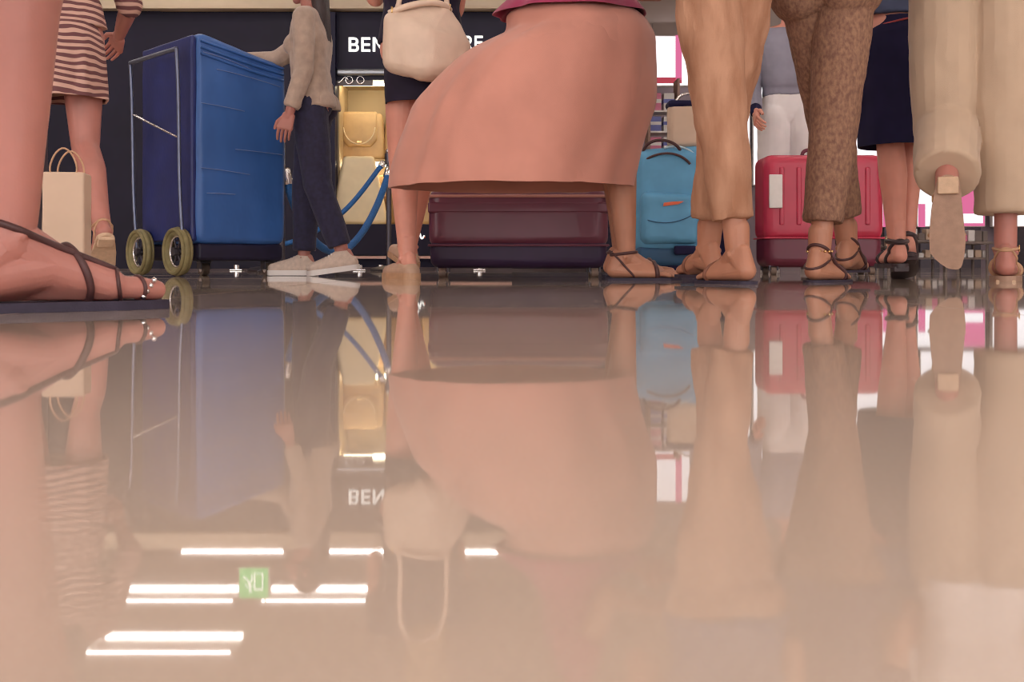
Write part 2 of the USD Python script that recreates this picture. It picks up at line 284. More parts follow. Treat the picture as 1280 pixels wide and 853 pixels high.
def person(label, px, s, yaw, H, pose, look, anchor='L', mid_px=None):
    """pose: dict of joint angles; look: dict of clothes. Every figure is one body mesh with clothes, hair and shoes as parts."""
    k = H / 1.70; g = lambda n, d: pose.get(n, d)
    sole_t = look.get('sole_t', 0.0); fem = look.get('fem', True)
    J = {}
    hipz = .915
    for n, sx in (('L', -1), ('R', 1)):
        a, kf, fp, out, to = g('leg' + n, (0, 4, 0, 0, 8))
        h = V(sx * g('hipw', .088), 0, hipz); R0 = Ry(-sx * out)
        kn = h + R0 @ V(0, math.sin(math.radians(a)), -math.cos(math.radians(a))) * .425
        t = a - kf; an = kn + R0 @ V(0, math.sin(math.radians(t)), -math.cos(math.radians(t))) * .415
        FR = Rz(-sx * to) @ Rx(fp)
        J[n] = dict(h=h, k=kn, a=an, t=t, R0=R0, FR=FR, sh=(an - kn) / .415, th=(kn - h) / .425)
    # place: the lowest sole on the floor, the anchor ankle (or the body) over the spot
    low = []
    for n in 'LR':
        m = 1 if n == 'L' else -1
        low.append((J[n]['a'] + (FEET[m].vertices - V(0, 0, .075)) @ J[n]['FR'].T)[:, 2].min() - sole_t / k)
    dz = -min(low)
    if anchor in 'LR': off = V(-J[anchor]['a'][0], -J[anchor]['a'][1], dz)
    else: off = V(0, 0, dz)
    lean = g('lean', 0); piv = V(0, 0, .97); LR = Rx(-lean) @ Ry(g('side', 0))
    up = lambda p: LR @ (np.asarray(p, float) - piv) + piv
    w = lambda p: (np.asarray(p, float) + off) * k          # unit figure -> local metres
    loc = P(px, s); root = thing('person', label, 'person', loc, yaw)
    C = lambda p0, r0, p1, r1: cap(w(p0), r0 * k, w(p1), r1 * k)
    S = lambda p, r: sph(w(p), r * k)
    # torso bones
    sw = .155 if fem else .180
    pel = [hull(S((-.085, -.005, .93), .092 if fem else .085), S((.085, -.005, .93), .092 if fem else .085), S(up((-.065, 0, 1.03)), .085), S(up((.065, 0, 1.03)), .085)), S((-.075, -.045, .91), .088 * (.85 if 'trousers' in look else 1)), S((.075, -.045, .91), .088 * (.85 if 'trousers' in look else 1))]
    tor = [hull(S(up((-.065, 0, 1.03)), .085), S(up((.065, 0, 1.03)), .085), S(up((-.060, .005, 1.12)), .080 if fem else .095), S(up((.060, .005, 1.12)), .080 if fem else .095)),
           hull(S(up((-.060, .005, 1.12)), .080 if fem else .095), S(up((.060, .005, 1.12)), .080 if fem else .095), S(up((-.085, 0, 1.27)), .092), S(up((.085, 0, 1.27)), .092)),
           hull(S(up((-.085, 0, 1.27)), .092), S(up((.085, 0, 1.27)), .092), S(up((-sw + .02, -.005, 1.375)), .055), S(up((sw - .02, -.005, 1.375)), .055), S(up((0, -.01, 1.42)), .055))]
    if fem: tor += [S(up((-.075, .062, 1.245)), .058), S(up((.075, .062, 1.245)), .058)]
    neck = [C(up((0, -.015, 1.39)), .058, up((0, .0, 1.52)), .050)]
    hc = up((0, .012, 1.605)); head = [tf(ell((0, 0, 0), V(.074, .094, .105) * k), LR, w(hc)), hull(tf(ell((0, 0, 0), V(.060, .06, .06) * k), LR, w(up((0, .03, 1.565)))), S(up((0, .068, 1.508)), .024), S(up((-.035, .035, 1.525)), .024), S(up((.035, .035, 1.525)), .024))]
    for sx in (-1, 1):
        head.append(tf(ell((0, 0, 0), V(.010, .018, .030) * k, 14), LR, w(up((sx * .076, .0, 1.595)))))     # ears
        head.append(S(up((sx * .034, .078, 1.578)), .020))                                                     # cheeks
    head += [hull(S(up((0, .098, 1.612)), .008), S(up((0, .122, 1.575)), .011), S(up((-.012, .108, 1.572)), .009), S(up((.012, .108, 1.572)), .009)), C(up((-.036, .088, 1.625)), .011, up((.036, .088, 1.625)), .011)]
    legs, lq = [], (.80 if 'trousers' in look else 1.0)
    for n in 'LR':
        j = J[n]; kn, an, h = j['k'], j['a'], j['h']; b = j['R0'] @ V(0, -math.cos(math.radians(j['t'])), -math.sin(math.radians(j['t'])))
        legs += [C(h, .088, h * .45 + kn * .55, .072), C(h * .45 + kn * .55, .072, kn, .054), C(kn, .053 * lq, kn + j['sh'] * .13 + b * .018 * lq, .055 * lq), C(kn + j['sh'] * .13 + b * .018 * lq, .055 * lq, kn + j['sh'] * .26 + b * .008, .044 * lq), C(kn + j['sh'] * .26 + b * .008, .044 * lq, an - j['sh'] * .02, .034)]
    arms, AJ = [], {}
    for n, sx in (('L', -1), ('R', 1)):
        fw, ab, ef, yawin = g('arm' + n, (5, 8, 12, 0))
        sh = up((sx * (sw + .018), -.005, 1.368)); RA = LR @ Rx(fw) @ Ry(-sx * ab)
        el = sh + RA @ V(0, 0, -.285); RF = RA @ Rz(sx * yawin) @ Rx(ef); wr = el + RF @ V(0, 0, -.245)
        AJ[n] = dict(s=sh, e=el, w=wr, RA=RA, RF=RF)
        arms += [C(up((sx * (sw - .03), -.005, 1.35)), .052, sh, .052), C(sh, .052, el, .038), C(el, .038, el * .6 + wr * .4, .036), C(el * .6 + wr * .4, .036, wr, .024)]
    body = back(soft(union(pel + tor + neck + head + legs + arms), .020 * k, 8))
    ext = []
    for n, sx in (('L', -1), ('R', 1)):
        m = 1 if n == 'L' else -1; j = J[n]
        ft = back(FEET[m]).scale([k, k, k]).translate([0, 0, -.075 * k]); ext.append(tf(ft, j['FR'], w(j['a'])))
        ext.append(sph(w(j['a']), .036 * k))
        hd = hand_solid(-sx, g('curl' + n, 14)).scale([k, k, k]); hd = back(soft(hd, .007, 4)); ext.append(tf(hd, AJ[n]['RF'], w(AJ[n]['w'])))
    body = union([body] + ext)
    part(root, 'body', tm(body), look['skin'], smooth=50)
    # face
    for sx in (-1, 1):
        e = part(root, 'eye', tf(ell((0, 0, 0), V(.0125, .010, .010) * k, 16), LR, w(up((sx * .031, .094, 1.608)))), EYE_W, smooth=True)
        part(root, 'iris', tf(ell((0, 0, 0), V(.0055, .003, .0055) * k, 12), LR, w(up((sx * .031, .1035, 1.608)))), IRIS, smooth=True)
    part(root, 'lips', union([C(up((-.020, .090, 1.542)), .006, up((0, .098, 1.545)), .0075), C(up((.020, .090, 1.542)), .006, up((0, .098, 1.545)), .0075), C(up((-.014, .090, 1.535)), .006, up((.014, .090, 1.535)), .006)]), LIP, smooth=50)
    hl = look.get('hair_len', .16)
    cutp = tf(box(.4, .3, .34, (0, .175, -.10)), LR, w(up((0, .012, 1.60)))) if False else tf(box(.4 * k, .3 * k, .30 * k, (0, .185 * k, -.105 * k)), LR, w(hc))
    hm = tf(ell((0, 0, 0), V(.083, .103, .115) * k), LR, w(hc + V(0, -.006, .004))) - cutp
    if hl > .05: hm = hm + hull(S(up((-.05, -.055, 1.60)), .045), S(up((.05, -.055, 1.60)), .045), S(up((-.05, -.075, 1.62 - hl)), .030), S(up((.05, -.075, 1.62 - hl)), .030))
    ht = soft(hm, .014, 4); part(root, 'hair', wrinkle(ht, .004, 30, 3, (1, 1, .25)), look['hair'], smooth=60)
    # clothes
    sd = look.get('seed', 1)
    def cloth(ms, name, material, amp=.006, f=11, st=(1, 1, 1), ln=.016, label=None, it=8):
        t = soft(union(ms), ln, it); part(root, name, wrinkle(t, amp, f, sd, st), material, smooth=70, label=label)
    def cut_low(m, p, nrm):                       # keep the side the normal points to
        nrm = np.asarray(nrm, float); nrm = nrm / np.linalg.norm(nrm); return m.trim_by_plane(list(nrm), float(nrm @ w(p)))
    def grow(seg, d): return seg
    if 'trousers' in look:
        T = look['trousers']; ms = []
        o = T.get('ease', .016)
        P0 = [hull(S((-.085, -.008, .93), .098), S((.085, -.008, .93), .098), S(up((-.068, 0, 1.04)), .090), S(up((.068, 0, 1.04)), .090)), S((-.07, -.045, .91), .080), S((.07, -.045, .91), .080)]
        pelv = union(P0); pelv = cut_low(pelv, up((0, 0, 1.045)), -(LR @ V(0, 0, 1)))
        ms.append(pelv)
        for n in 'LR':
            j = J[n]; e = j['k'] + j['sh'] * (T['hem'] * .415 + .03); r0, r1, r2 = T.get('r', (.100, .080, .062))
            leg = union([C(j['h'], r0, j['h'] * .5 + j['k'] * .5, (r0 + r1) / 2 + .004), C(j['h'] * .5 + j['k'] * .5, (r0 + r1) / 2 + .004, j['k'], r1), C(j['k'], r1, e, r2)])
            ms.append(cut_low(leg, j['k'] + j['sh'] * (T['hem'] * .415), -j['sh']))
        cloth(ms, 'trousers', T['mat'], T.get('amp', .006), T.get('f', 10), T.get('st', (1.2, 1.2, .8)), label=T.get('label'))
    if 'top' in look:
        T = look['top']; ms = []; G = lambda p, r: S(p, r + .012)
        base = [hull(G(up((-.065, 0, 1.03)), .085), G(up((.065, 0, 1.03)), .085), G(up((-.060, .005, 1.12)), .085), G(up((.060, .005, 1.12)), .085)),
                hull(G(up((-.060, .005, 1.12)), .085 if fem else .098), G(up((.060, .005, 1.12)), .085 if fem else .098), G(up((-.085, 0, 1.27)), .092), G(up((.085, 0, 1.27)), .092)),
                hull(G(up((-.085, 0, 1.27)), .092), G(up((.085, 0, 1.27)), .092), G(up((-sw + .02, -.005, 1.375)), .055), G(up((sw - .02, -.005, 1.375)), .055), S(up((0, -.01, 1.40)), .062))]
        if fem: base += [G(up((-.075, .062, 1.245)), .058), G(up((.075, .062, 1.245)), .058)]
        if T.get('hem', 1.0) < .97: base += [S((-.07, -.05, .92), .096), S((.07, -.05, .92), .096)]
        if T.get('hem', 1.0) < 1.02: base.append(hull(G((-.085, -.012, T['hem'] - .05), .10), G((.085, -.012, T['hem'] - .05), .10), G(up((-.065, 0, 1.06)), .088), G(up((.065, 0, 1.06)), .088)))
        m = cut_low(union(base), (0, 0, T.get('hem', 1.0)), (0, 0, 1)); m = cut_low(m, up((0, 0, 1.435)), -(LR @ V(0, 0, 1)))
        ms.append(m)
        for n in 'LR':
            A = AJ[n]; sl = T.get('sleeve', 0.4)
            if sl <= 0: continue
            sm = [C(up((A['s'][0] * .8, -.005, 1.35)) if lean == 0 else A['s'], .064, A['s'], .064), C(A['s'], .064, A['e'], .052)]
            if sl > 1: sm.append(C(A['e'], .052, A['w'], .040))
            u = union(sm)
            q, d = (A['s'] + (A['e'] - A['s']) * sl, A['e'] - A['s']) if sl <= 1 else (A['e'] + (A['w'] - A['e']) * (sl - 1), A['w'] - A['e'])
            ms.append(cut_low(u, q, -d))
        cloth(ms, T.get('name', 'top'), T['mat'], T.get('amp', .005), T.get('f', 13), label=T.get('label'))
    if 'skirt' in look:
        T = look['skirt']
        rings = [(z + 0, cx + off[0] * 0, cy, rx, ry) for z, cx, cy, rx, ry in T['rings']]      # in metres, about the body's centre
        c = w((0, 0, 0)); rings = [(z, cx + c[0], cy + c[1], rx, ry) for z, cx, cy, rx, ry in rings]
        part(root, 'skirt', wrinkle(shell(rings, 140, .006, T.get('flute', 0), T.get('amp', 0), sd), T.get('wr', .003), 9, sd, (1, 1, .5)), T['mat'], smooth=60, label=T.get('label'))
        if 'cord' in T:
            z, cx, cy, rx, ry = T['cord']; a = np.linspace(0, 2 * np.pi, 60, endpoint=False)
            part(root, 'waist_cord', tube(np.c_[c[0] + cx + rx * np.cos(a), c[1] + cy + ry * np.sin(a), z + .03 * np.cos(a)], .004, 8, True), REDCORD, smooth=True, label='thin red cord round the waist')
    if 'peplum' in look:
        T = look['peplum']; c = w((0, 0, 0)); part(root, 'blouse_hem', shell([(z, cx + c[0], cy + c[1], rx, ry) for z, cx, cy, rx, ry in T['rings']], 100, .005, 8, .03, sd), T['mat'], smooth=60)
    # shoes
    kind = look.get('shoe')
    for n in 'LR':
        m = 1 if n == 'L' else -1; j = J[n]; o = w(j['a']) + j['FR'] @ V(0, 0, -.075 * k); F0 = FEET[m]; R = j['FR']
        if kind in ('sandal', 'heel_sandal', 'thong', 'slide'):
            from shapely.geometry import MultiPoint
            lowv = F0.vertices[F0.vertices[:, 2] < .04]
            pg = MultiPoint(lowv[:, :2] * k).convex_hull.buffer(.005)
            t = sole_t; soles = trimesh.creation.extrude_polygon(pg, t, engine='earcut'); soles.apply_translation((0, 0, -t))
            soles.vertices = soles.vertices @ R.T + o
            so = part(root, 'sandal', soles, look['sole'], smooth=40)
            if kind == 'heel_sandal':
                hb = tm(box(.058 * k, .05 * k, .022, (0, -.045 * k, -t - .003), .004)); hb.vertices = hb.vertices @ R.T + o; part(so, 'heel_block', hb, look.get('heel_mat', look['sole']))
            st = {'sandal': [((0, .10, .02), (0, 1, 0.15), .0055), ((0, .02, .075), (0, .55, .83), .0055), ((0, .005, .062), (0, -.35, .94), .0045)],
                  'heel_sandal': [((0, .105, .02), (0, 1, .1), .008), ((0, -.0, .088), (0, -.12, 1), look.get('band', .0055)), ((0, -.02, .055), (0, .75, .66), look.get('band', .0055) * .75)],
                  'slide': [((0, .10, .02), (0, 1, 0.15), .006)],
                  'thong': [((0, .085, .03), (0, 1, .35), .0050), ((0, .01, .085), (0, .36, .93), .0045), ((m * .022, .158, .02), (-m * .15, 1, .1), .0028), ((m * .022, .135, .02), (m * .45, .85, .12), .0028)]}[kind]
            for oo, nn, r in st:
                if nn[0]:     # toe loops: only the big toe
                    half = trimesh.intersections.slice_mesh_plane(F0, V(m, 0, 0), V(m * .0125, 0, 0), cap=True, engine='earcut')
                    s_ = sandal_strap(half, R, o, k, V(*oo), V(*nn), r)
                else: s_ = sandal_strap(F0, R, o, k, V(*oo), V(*nn), r)
                if s_ is not None: part(so, 'strap', s_, look['strap'], smooth=True)
            if 'buckle' in look:
                b = tm(box(.004, .016, .014, (-m * .039 * k, .0, .016 * k), .0018)) if kind == 'heel_sandal' else tm(box(.006, .012, .010, (m * .045 * k, .07 * k, -.03 * k), .0025))
                b = tm(torus(.008, .0022, (-m * .040 * k, .002, .088 * k), 'x', 20, 8)) if False else torus(.009, .0024, (-m * .040 * k, .0, .088 * k), 'x', 20, 8)
                b.vertices = b.vertices @ R.T + o; part(so, 'buckle', b, GOLD, smooth=True, label='small gold buckle')
            if 'jewel' in look and n == look['jewel']:
                b = cat(*[sph((m * .037 * k, (.176 - .005 * q) * k, (.026 - .007 * q) * k), .0040, 12) for q in range(4)]); b.vertices = b.vertices @ R.T + o; part(so, 'jewel', b, CHROME, smooth=True, label='row of bright metal beads by the big toe')
        elif kind in ('sneaker', 'flat'):
            f = F0.copy(); f = f.slice_plane(V(0, 0, .070 if kind == 'sneaker' else .052), V(0, 0, -1), cap=True, engine='earcut') if kind == 'sneaker' else f
            hi = .075 if kind == 'sneaker' else .04
            up_ = union([hull(sph((0, -.044, .026), .034), sph((0, .0, hi), .040), sph((m * .004, .06, .05 if kind == 'sneaker' else .035), .034)), hull(sph((m * .004, .06, .048 if kind == 'sneaker' else .036), .036), sph((m * .020, .176, .024), .028), sph((-m * .02, .156, .022), .028), sph((-m * .026, .09, .024), .030), sph((0, -.044, .026), .036))])
            up_ = up_.trim_by_plane([0, 0, 1], 0.002)
            if kind == 'flat': up_ = up_ - hull(sph((0, -.01, .06), .034), sph((m * .004, .085, .075), .035), sph((0, 0, .14), .05))
            t = soft(up_, .008, 5); t.vertices = (t.vertices * k) @ R.T + o; so = part(root, 'shoe', t, look['strap'], smooth=50)
            from shapely.geometry import MultiPoint
            pg = MultiPoint(tm(up_).vertices[:, :2] * k).convex_hull.buffer(.003); t = max(sole_t, .012)
            sl = trimesh.creation.extrude_polygon(pg, t + .012, engine='earcut'); sl.apply_translation((0, 0, -sole_t)); sl.vertices = sl.vertices @ R.T + o; part(so, 'sole', sl, look['sole'])
            if kind == 'sneaker':
                for q in range(5):
                    y = .055 + .016 * q; z = .086 - .007 * q; lc = tube(spline([(-.02, y, z - .008), (0, y + .004, z + .003), (.02, y, z - .008)], 8) * k, .0028, 6); lc.vertices = lc.vertices @ R.T + o; part(so, 'lace', lc, WHITE, smooth=True)
        if look.get('anklet') == n:
            part(root, 'anklet', cat(*[sph(w(j['a'] - j['sh'] * .015 + Rz(q * 24) @ V(.038, 0, 0)), .0045, 10) for q in range(15)]), GOLD, smooth=True, label='beaded gold anklet')
    if 'watch' in look:
        A = AJ[look['watch']]; a0, a1 = A['w'] + (A['e'] - A['w']) * .14, A['w'] + (A['e'] - A['w']) * .0
        part(root, 'cuff', C(a0, .036, a1, .032), NAVY, smooth=60, label='dark navy wrist band')
    if 'bracelet' in look:
        A = AJ[look['bracelet']]; t = torus(.033, .008, (0, 0, 0), 'z', 24, 8); t.vertices = t.vertices @ A['RF'].T + w(A['w'] + (A['e'] - A['w']) * .07); part(root, 'bracelet', t, YELLOW, smooth=True, label='chunky yellow bracelet')
    return dict(root=root, J=J, A=AJ, w=w, k=k)

# ------------------------------------------------------------------ the hall
fl = thing('floor', None, None, kind='structure')
part(fl, 'joint_bed', box(24, 26, .05, (0, 9.5, -.0262)), GROUT)
rng = np.random.default_rng(5)
TX, TY = 1.2, 1.5
for i in range(-9, 10):
    for j in range(-2, 14):
        t = tm(box(TX - .003, TY - .003, .02, (0, 0, -.010)))
        t.vertices = t.vertices @ Rx(rng.uniform(-.022, .022)).T @ Ry(rng.uniform(-.012, .012)).T
        t.apply_translation((i * TX, 1.55 + j * TY + TY / 2 , 0))
        part(fl, 'tile', t, FLOOR, smooth=False)
CZ = 3.2
single('ceiling', box(24, 26, .12, (0, 9.5, CZ + .06)), CEIL, kind='structure')
single('wall_back', box(24, .15, CZ, (0, 22.3, CZ / 2)), WALL_D, kind='structure')
single('wall_left', box(.15, 26, CZ, (-10.8, 9.5, CZ / 2)), WALL, kind='structure')
single('wall_right', box(.15, 26, CZ, (10.8, 9.5, CZ / 2)), WALL, kind='structure')

# ceiling lights: the rows that show in the floor, one pair far right seen directly, and the rows over the crowd
def ceiling_light(x, y, n, label, group=None, ln=1.22, dep=None):
    d = dep if dep else (.62 if n == 2 else .3)
    t = thing('ceiling_light', label, 'ceiling light', (x, y, CZ), group=group)
    fr = box(ln + .06, d, .05, (0, 0, -.025)) - box(ln, d - .06, .05, (0, 0, -.04))
    part(t, 'housing', fr, WHITE)
    for k in range(n):
        yy = 0 if n == 1 else (-1 + 2 * k) * (d / 2 - .09)
        part(t, 'tube', cyl(.019, ln - .04, (0, yy, -.032), 'x', 16), TUBE_ON, smooth=50)
        for q in (-1, 1): part(t, 'tube_holder', box(.02, .05, .05, (q * (ln / 2 - .012), yy, -.035)), WHITE)
def sc(py): return (py - HOR) / (CZ - .03 + EYE)
def at_light(x0, x1, py, n, label):
    s = sc(py); X = ((x0 + x1) / 2 - 640) / s; ceiling_light(X, F / s, n, label, ln=(x1 - x0) / s)
at_light(225, 357, 690, 1, 'slim ceiling light mirrored in the floor, leftmost of the farthest row')
at_light(385, 502, 690, 1, 'slim ceiling light mirrored in the floor, middle of the farthest row')
at_light(547, 668, 691, 1, 'slim ceiling light mirrored in the floor, right end of the farthest row')
at_light(143, 301, 744, 2, 'twin-tube ceiling light mirrored in the floor left of the green exit sign')
at_light(331, 481, 744, 2, 'twin-tube ceiling light mirrored in the floor right of the green exit sign')
at_light(-20, 110, 744, 2, 'twin-tube ceiling light whose tip is mirrored at the far left of the floor')
at_light(118, 300, 806, 2, 'twin-tube ceiling light mirrored lowest in the floor, nearest of the rows in view')
for py, x0, lab in ((78, 862, 'lower of the two white ceiling tubes seen past the tan trousers'), (63, 858, 'upper of the two white ceiling tubes seen past the tan trousers')):
    s = (HOR - py) / (CZ - .03 - EYE); ceiling_light((x0 + .6 * s - 640) / s, F / s, 1, lab)
for X in (-7.2, -4.8, -2.4, 0, 2.4, 4.8, 7.2):
    for Y in (-2.0, .6, 3.2, 5.6, 7.6):
        ceiling_light(X, Y, 2, 'white twin-tube ceiling light above the walking crowd', 'ceiling lights above the crowd')
for X in (5.4, 7.8):
    for Y in (10.5, 13.2): ceiling_light(X, Y, 2, 'white twin-tube ceiling light over the bright shop on the right', 'ceiling lights over the bright shop')

# exit sign
s = 136.0; x0 = P(318, s)
ex = thing('exit_sign', 'green hanging exit sign with a white running figure, mirrored in the floor', 'exit sign', (x0[0], x0[1], 2.72))
part(ex, 'case', box(.28, .05, .29, (0, 0, .145), .008), WHITE)
part(ex, 'panel', box(.262, .006, .272, (0, -.027, .145)), EXIT_G)
fig = union([box(.085, .004, .16, (.045, -.031, .13))]) - box(.06, .02, .13, (.045, -.031, .125))
run = cat(fig, cyl(.016, .004, (-.03, -.031, .215), 'y', 16), tube([(-.03, -.031, .19), (-.04, -.031, .14)], .012, 8), tube([(-.04, -.031, .14), (-.01, -.031, .11), (-.02, -.031, .07)], .009, 8), tube([(-.04, -.031, .14), (-.07, -.031, .10), (-.10, -.031, .09)], .009, 8), tube([(-.03, -.031, .185), (.0, -.031, .165), (.015, -.031, .185)], .007, 8), tube([(-.03, -.031, .185), (-.065, -.031, .18), (-.075, -.031, .15)], .007, 8))
part(ex, 'running_figure', run, EXIT_W, smooth=50)
for q in (-.1, .1): part(ex, 'hanger', cyl(.006, CZ - 3.01, (q, 0, .29 + (CZ - 3.01) / 2)), CHROME)

# ------------------------------------------------------------------ the handbag shop behind the crowd
S = 140.0; YW = F / S
X = lambda px, s=S: (px - 640) / s
def slab(px0, px1, py0, py1, y0, dep, s=S, r=0.0):      # a board facing the camera, front face at y0
    xa, xb, za, zb = X(px0, s), X(px1, s), max(ZZ(py1, s), 0.0), ZZ(py0, s)
    return box(xb - xa, dep, zb - za, ((xa + xb) / 2, y0 + dep / 2, (za + zb) / 2), r)
shop = thing('shop_front', 'black shop front with white letters over a lit display of handbags', 'shop front')
part(shop, 'header_board', slab(200, 660, 15, 100, YW, .10), BOARD)
part(shop, 'side_board', slab(60, 394, 100, 336, YW, .10), BOARD, label='black board left of the lit display')
part(shop, 'pillar', slab(393, 421, 18, 340, YW - .10, .22), BOARD_N, label='navy pillar beside the lit display')
part(shop, 'right_board', slab(640, 800, 15, 336, YW, .10), BOARD)
part(shop, 'end_board', slab(60, 200, 12, 100, YW, .10), BOARD)
part(shop, 'fascia', slab(60, 662, -4, 14, YW - .16, .42, r=.015), FASCIA, label='cream fascia beam along the top')
part(shop, 'fascia_trim', slab(60, 662, 13.5, 16, YW - .18, .05), FASCIA)
part(shop, 'counter_base', slab(421, 640, 281, 319, YW - .12, .75), BOARD, label='black base below the display')
part(shop, 'metal_rail', slab(421, 640, 320.5, 323.5, YW - .16, .05), mat('rose_rail', (.62, .38, .32), .35, .05))
part(shop, 'plinth', slab(421, 640, 324, 334, YW - .05, .6), BOARD_N)
for q in (300, 345, 452, 478, 505, 600):
    ft = part(shop, 'foot', cyl(.028, .05, (X(q), YW - .12, .025), 'z', 20), CHROME, smooth=40)
    part(ft, 'foot_plate', box(.11, .07, .014, (X(q), YW - .12, .007), .004), CHROME)
part(shop, 'niche_back', slab(421, 640, 100, 281, YW + .60, .04), NICHE)
for q in (418, 637): part(shop, 'niche_side', slab(q, q + 5, 92, 284, YW + .05, .58), NICHE)
part(shop, 'niche_floor', slab(421, 640, 280.5, 283, YW - .06, .68), NICHE)
part(shop, 'niche_roof', slab(421, 640, 97, 100, YW + .1, .52), NICHE)
part(shop, 'display_shelf', slab(421, 640, 196, 199.5, YW + .24, .36), NICHE)
part(shop, 'metal_lip', slab(421, 640, 87, 95, YW - .05, .06, r=.02), mat('brushed_metal', (.34, .36, .40), .35, .05, metal=.8), label='brushed metal lip over the display')
for zz, yy in ((ZZ(103, S), YW + .14), (ZZ(203, S), YW + .28)):
    part(shop, 'niche_lamp', box(X(636) - X(426), .03, .022, ((X(426) + X(636)) / 2, yy, zz), .006), NICHE_ON, label='warm strip lamp')
def letters(parent, txt, px, py_base, hpx, y, material, w=None, name='letter'):
    x = X(px)
    for c in txt:
        if c == ' ': x += .6 * hpx / S; continue
        m = meshkit.text_mesh(c, hpx / S, .018, True); v = m.vertices.copy()
        gap = hpx / S * .17
        x0 = v[:, 0].min(); ww = v[:, 0].max() - x0
        m.vertices = np.c_[v[:, 0] - x0 + x, y - v[:, 2], ZZ(py_base, S) + v[:, 1]]
        part(parent, name, m, material, smooth=False); x += ww + gap
letters(shop, 'BENV', 436, 64.5, 17, YW - .002, LETTER)
letters(shop, 'RE', 578, 61.5, 16, YW - .002, LETTER)
# the small white script mark on the base
sq = spline([(-.06, 0, .02), (-.01, 0, .035), (.01, 0, .085), (-.015, 0, .095), (-.025, 0, .05), (-.035, 0, .005), (0, 0, .0), (.03, 0, .045), (.04, 0, .01), (.07, 0, .03)], 50) + V(X(522), YW - .124, ZZ(299, S))
part(shop, 'script_mark', tube(sq, .009, 6), LETTER, smooth=True, label='small white script mark')
part(shop, 'orange_dot', sph((X(532), YW - .124, ZZ(297, S)), .009, 12), ORANGE, smooth=True)
# a wavy name strip with ring motifs under the lip
nm = thing('display_plaque', 'narrow grey plaque with silver loops above the tan handbag', 'plaque', (X(442), YW + .02, ZZ(107, S)))
part(nm, 'backing', box(.34, .02, .10, (0, 0, .05), .006), mat('plaque_grey', (.13, .11, .11), .5, .1))
for q in (-.04, .06): part(nm, 'ring', torus(.032, .007, (q, -.014, .05), 'y', 24, 8), CHROME, smooth=True)
part(nm, 'wave', tube(spline([(-.15, -.014, .03), (-.11, -.014, .045), (-.08, -.014, .075), (-.05, -.014, .05)], 20), .008, 8), CHROME, smooth=True)
single('black_backdrop', slab(421, 640, -2, 97, YW + .45, .04), BOARD, 'black board behind the header of the handbag shop', 'backdrop')

def bag_body(w0, w1, h, d, r=.04, bulge=.3):
    t = hull(*[sph((sx * (w0 / 2 - r), sy * (d / 2 - r), r), r, 14) for sx in (-1, 1) for sy in (-1, 1)], *[sph((sx * (w1 / 2 - r), sy * (d * .42 - r * .8), h - r), r * .8, 14) for sx in (-1, 1) for sy in (-1, 1)])
    return wrinkle(soft(t, .02, 6), .006, 9, 2)
def handbag(label, loc, w0, w1, h, d, mt, rot=0, flap=None, strap=None, piping=None, group=None):
    t = thing('handbag', label, 'handbag', loc, rot)
    part(t, 'body', bag_body(w0, w1, h, d), mt, smooth=60)
    if flap:
        fw, fh = flap; fl_ = hull(*[sph((sx * (fw / 2 - .03), -d / 2 + dy, z), .026, 14) for sx in (-1, 1) for dy, z in ((.03, h - .02), (-.004, h - fh + .05))], *[sph((sx * (fw / 2 - .07), -d / 2 - .004, h - fh), .024, 14) for sx in (-1, 1)])
        f = part(t, 'flap', soft(fl_, .015, 4), mt, smooth=60)
        a = np.linspace(math.pi * 1.02, math.pi * 1.98, 24)
        edge = np.c_[(fw / 2 - .02) * np.cos(a), np.full(24, -d / 2 - .030), h - fh * .45 + fh * .55 * np.sin(a)]
        part(f, 'piping', tube(edge, .006, 8), piping or mt, smooth=True); part(f, 'clasp', box(.05, .014, .022, (0, -d / 2 - .034, h - fh + .02), .005), GOLD)
    if strap:
        sh_, sr, sx0 = strap
        part(t, 'strap', tube(spline([(-sx0, 0, h - .06), (-sx0 * 1.02, -.01, h + sh_ * .5), (-sx0 * .5, -.012, h + sh_ * .93), (0, -.012, h + sh_), (sx0 * .5, -.012, h + sh_ * .93), (sx0 * 1.02, -.01, h + sh_ * .5), (sx0, 0, h - .06)], 40), sr, 10), mt, smooth=True)
        for q in (-1, 1): part(t, 'strap_ring', torus(.022, .005, (q * sx0, -.02, h - .05), 'y'), GOLD, smooth=True)
    return t
zs = ZZ(196, S); zf = ZZ(280.5, S)
handbag('tan leather handbag with a curved piped flap on the display shelf', (X(444), YW + .38, zs), .44, .42, .44, .17, TANBAG, 0, (.33, .30), None, CREAMBAG)
handbag('tall tan shoulder bag with upright strap beside the piped flap bag', (X(492), YW + .46, zs), .30, .24, .52, .14, TANBAG, 12, None, (.24, .026, .09))
handbag('big pale cream tote leaning at the front of the lit display', (X(447), YW + .08, zf), .52, .30, .62, .16, CREAMBAG, 6, None, None)
handbag('ochre brown leather bag behind the pale tote in the lit display', (X(494), YW + .38, zf), .48, .40, .46, .20, OCHREBAG, -6, (.38, .22), None)
handbag('tan satchel at the hidden right end of the lit display', (X(560), YW + .22, zf), .50, .44, .40, .20, TANBAG, 4, (.40, .22), None)

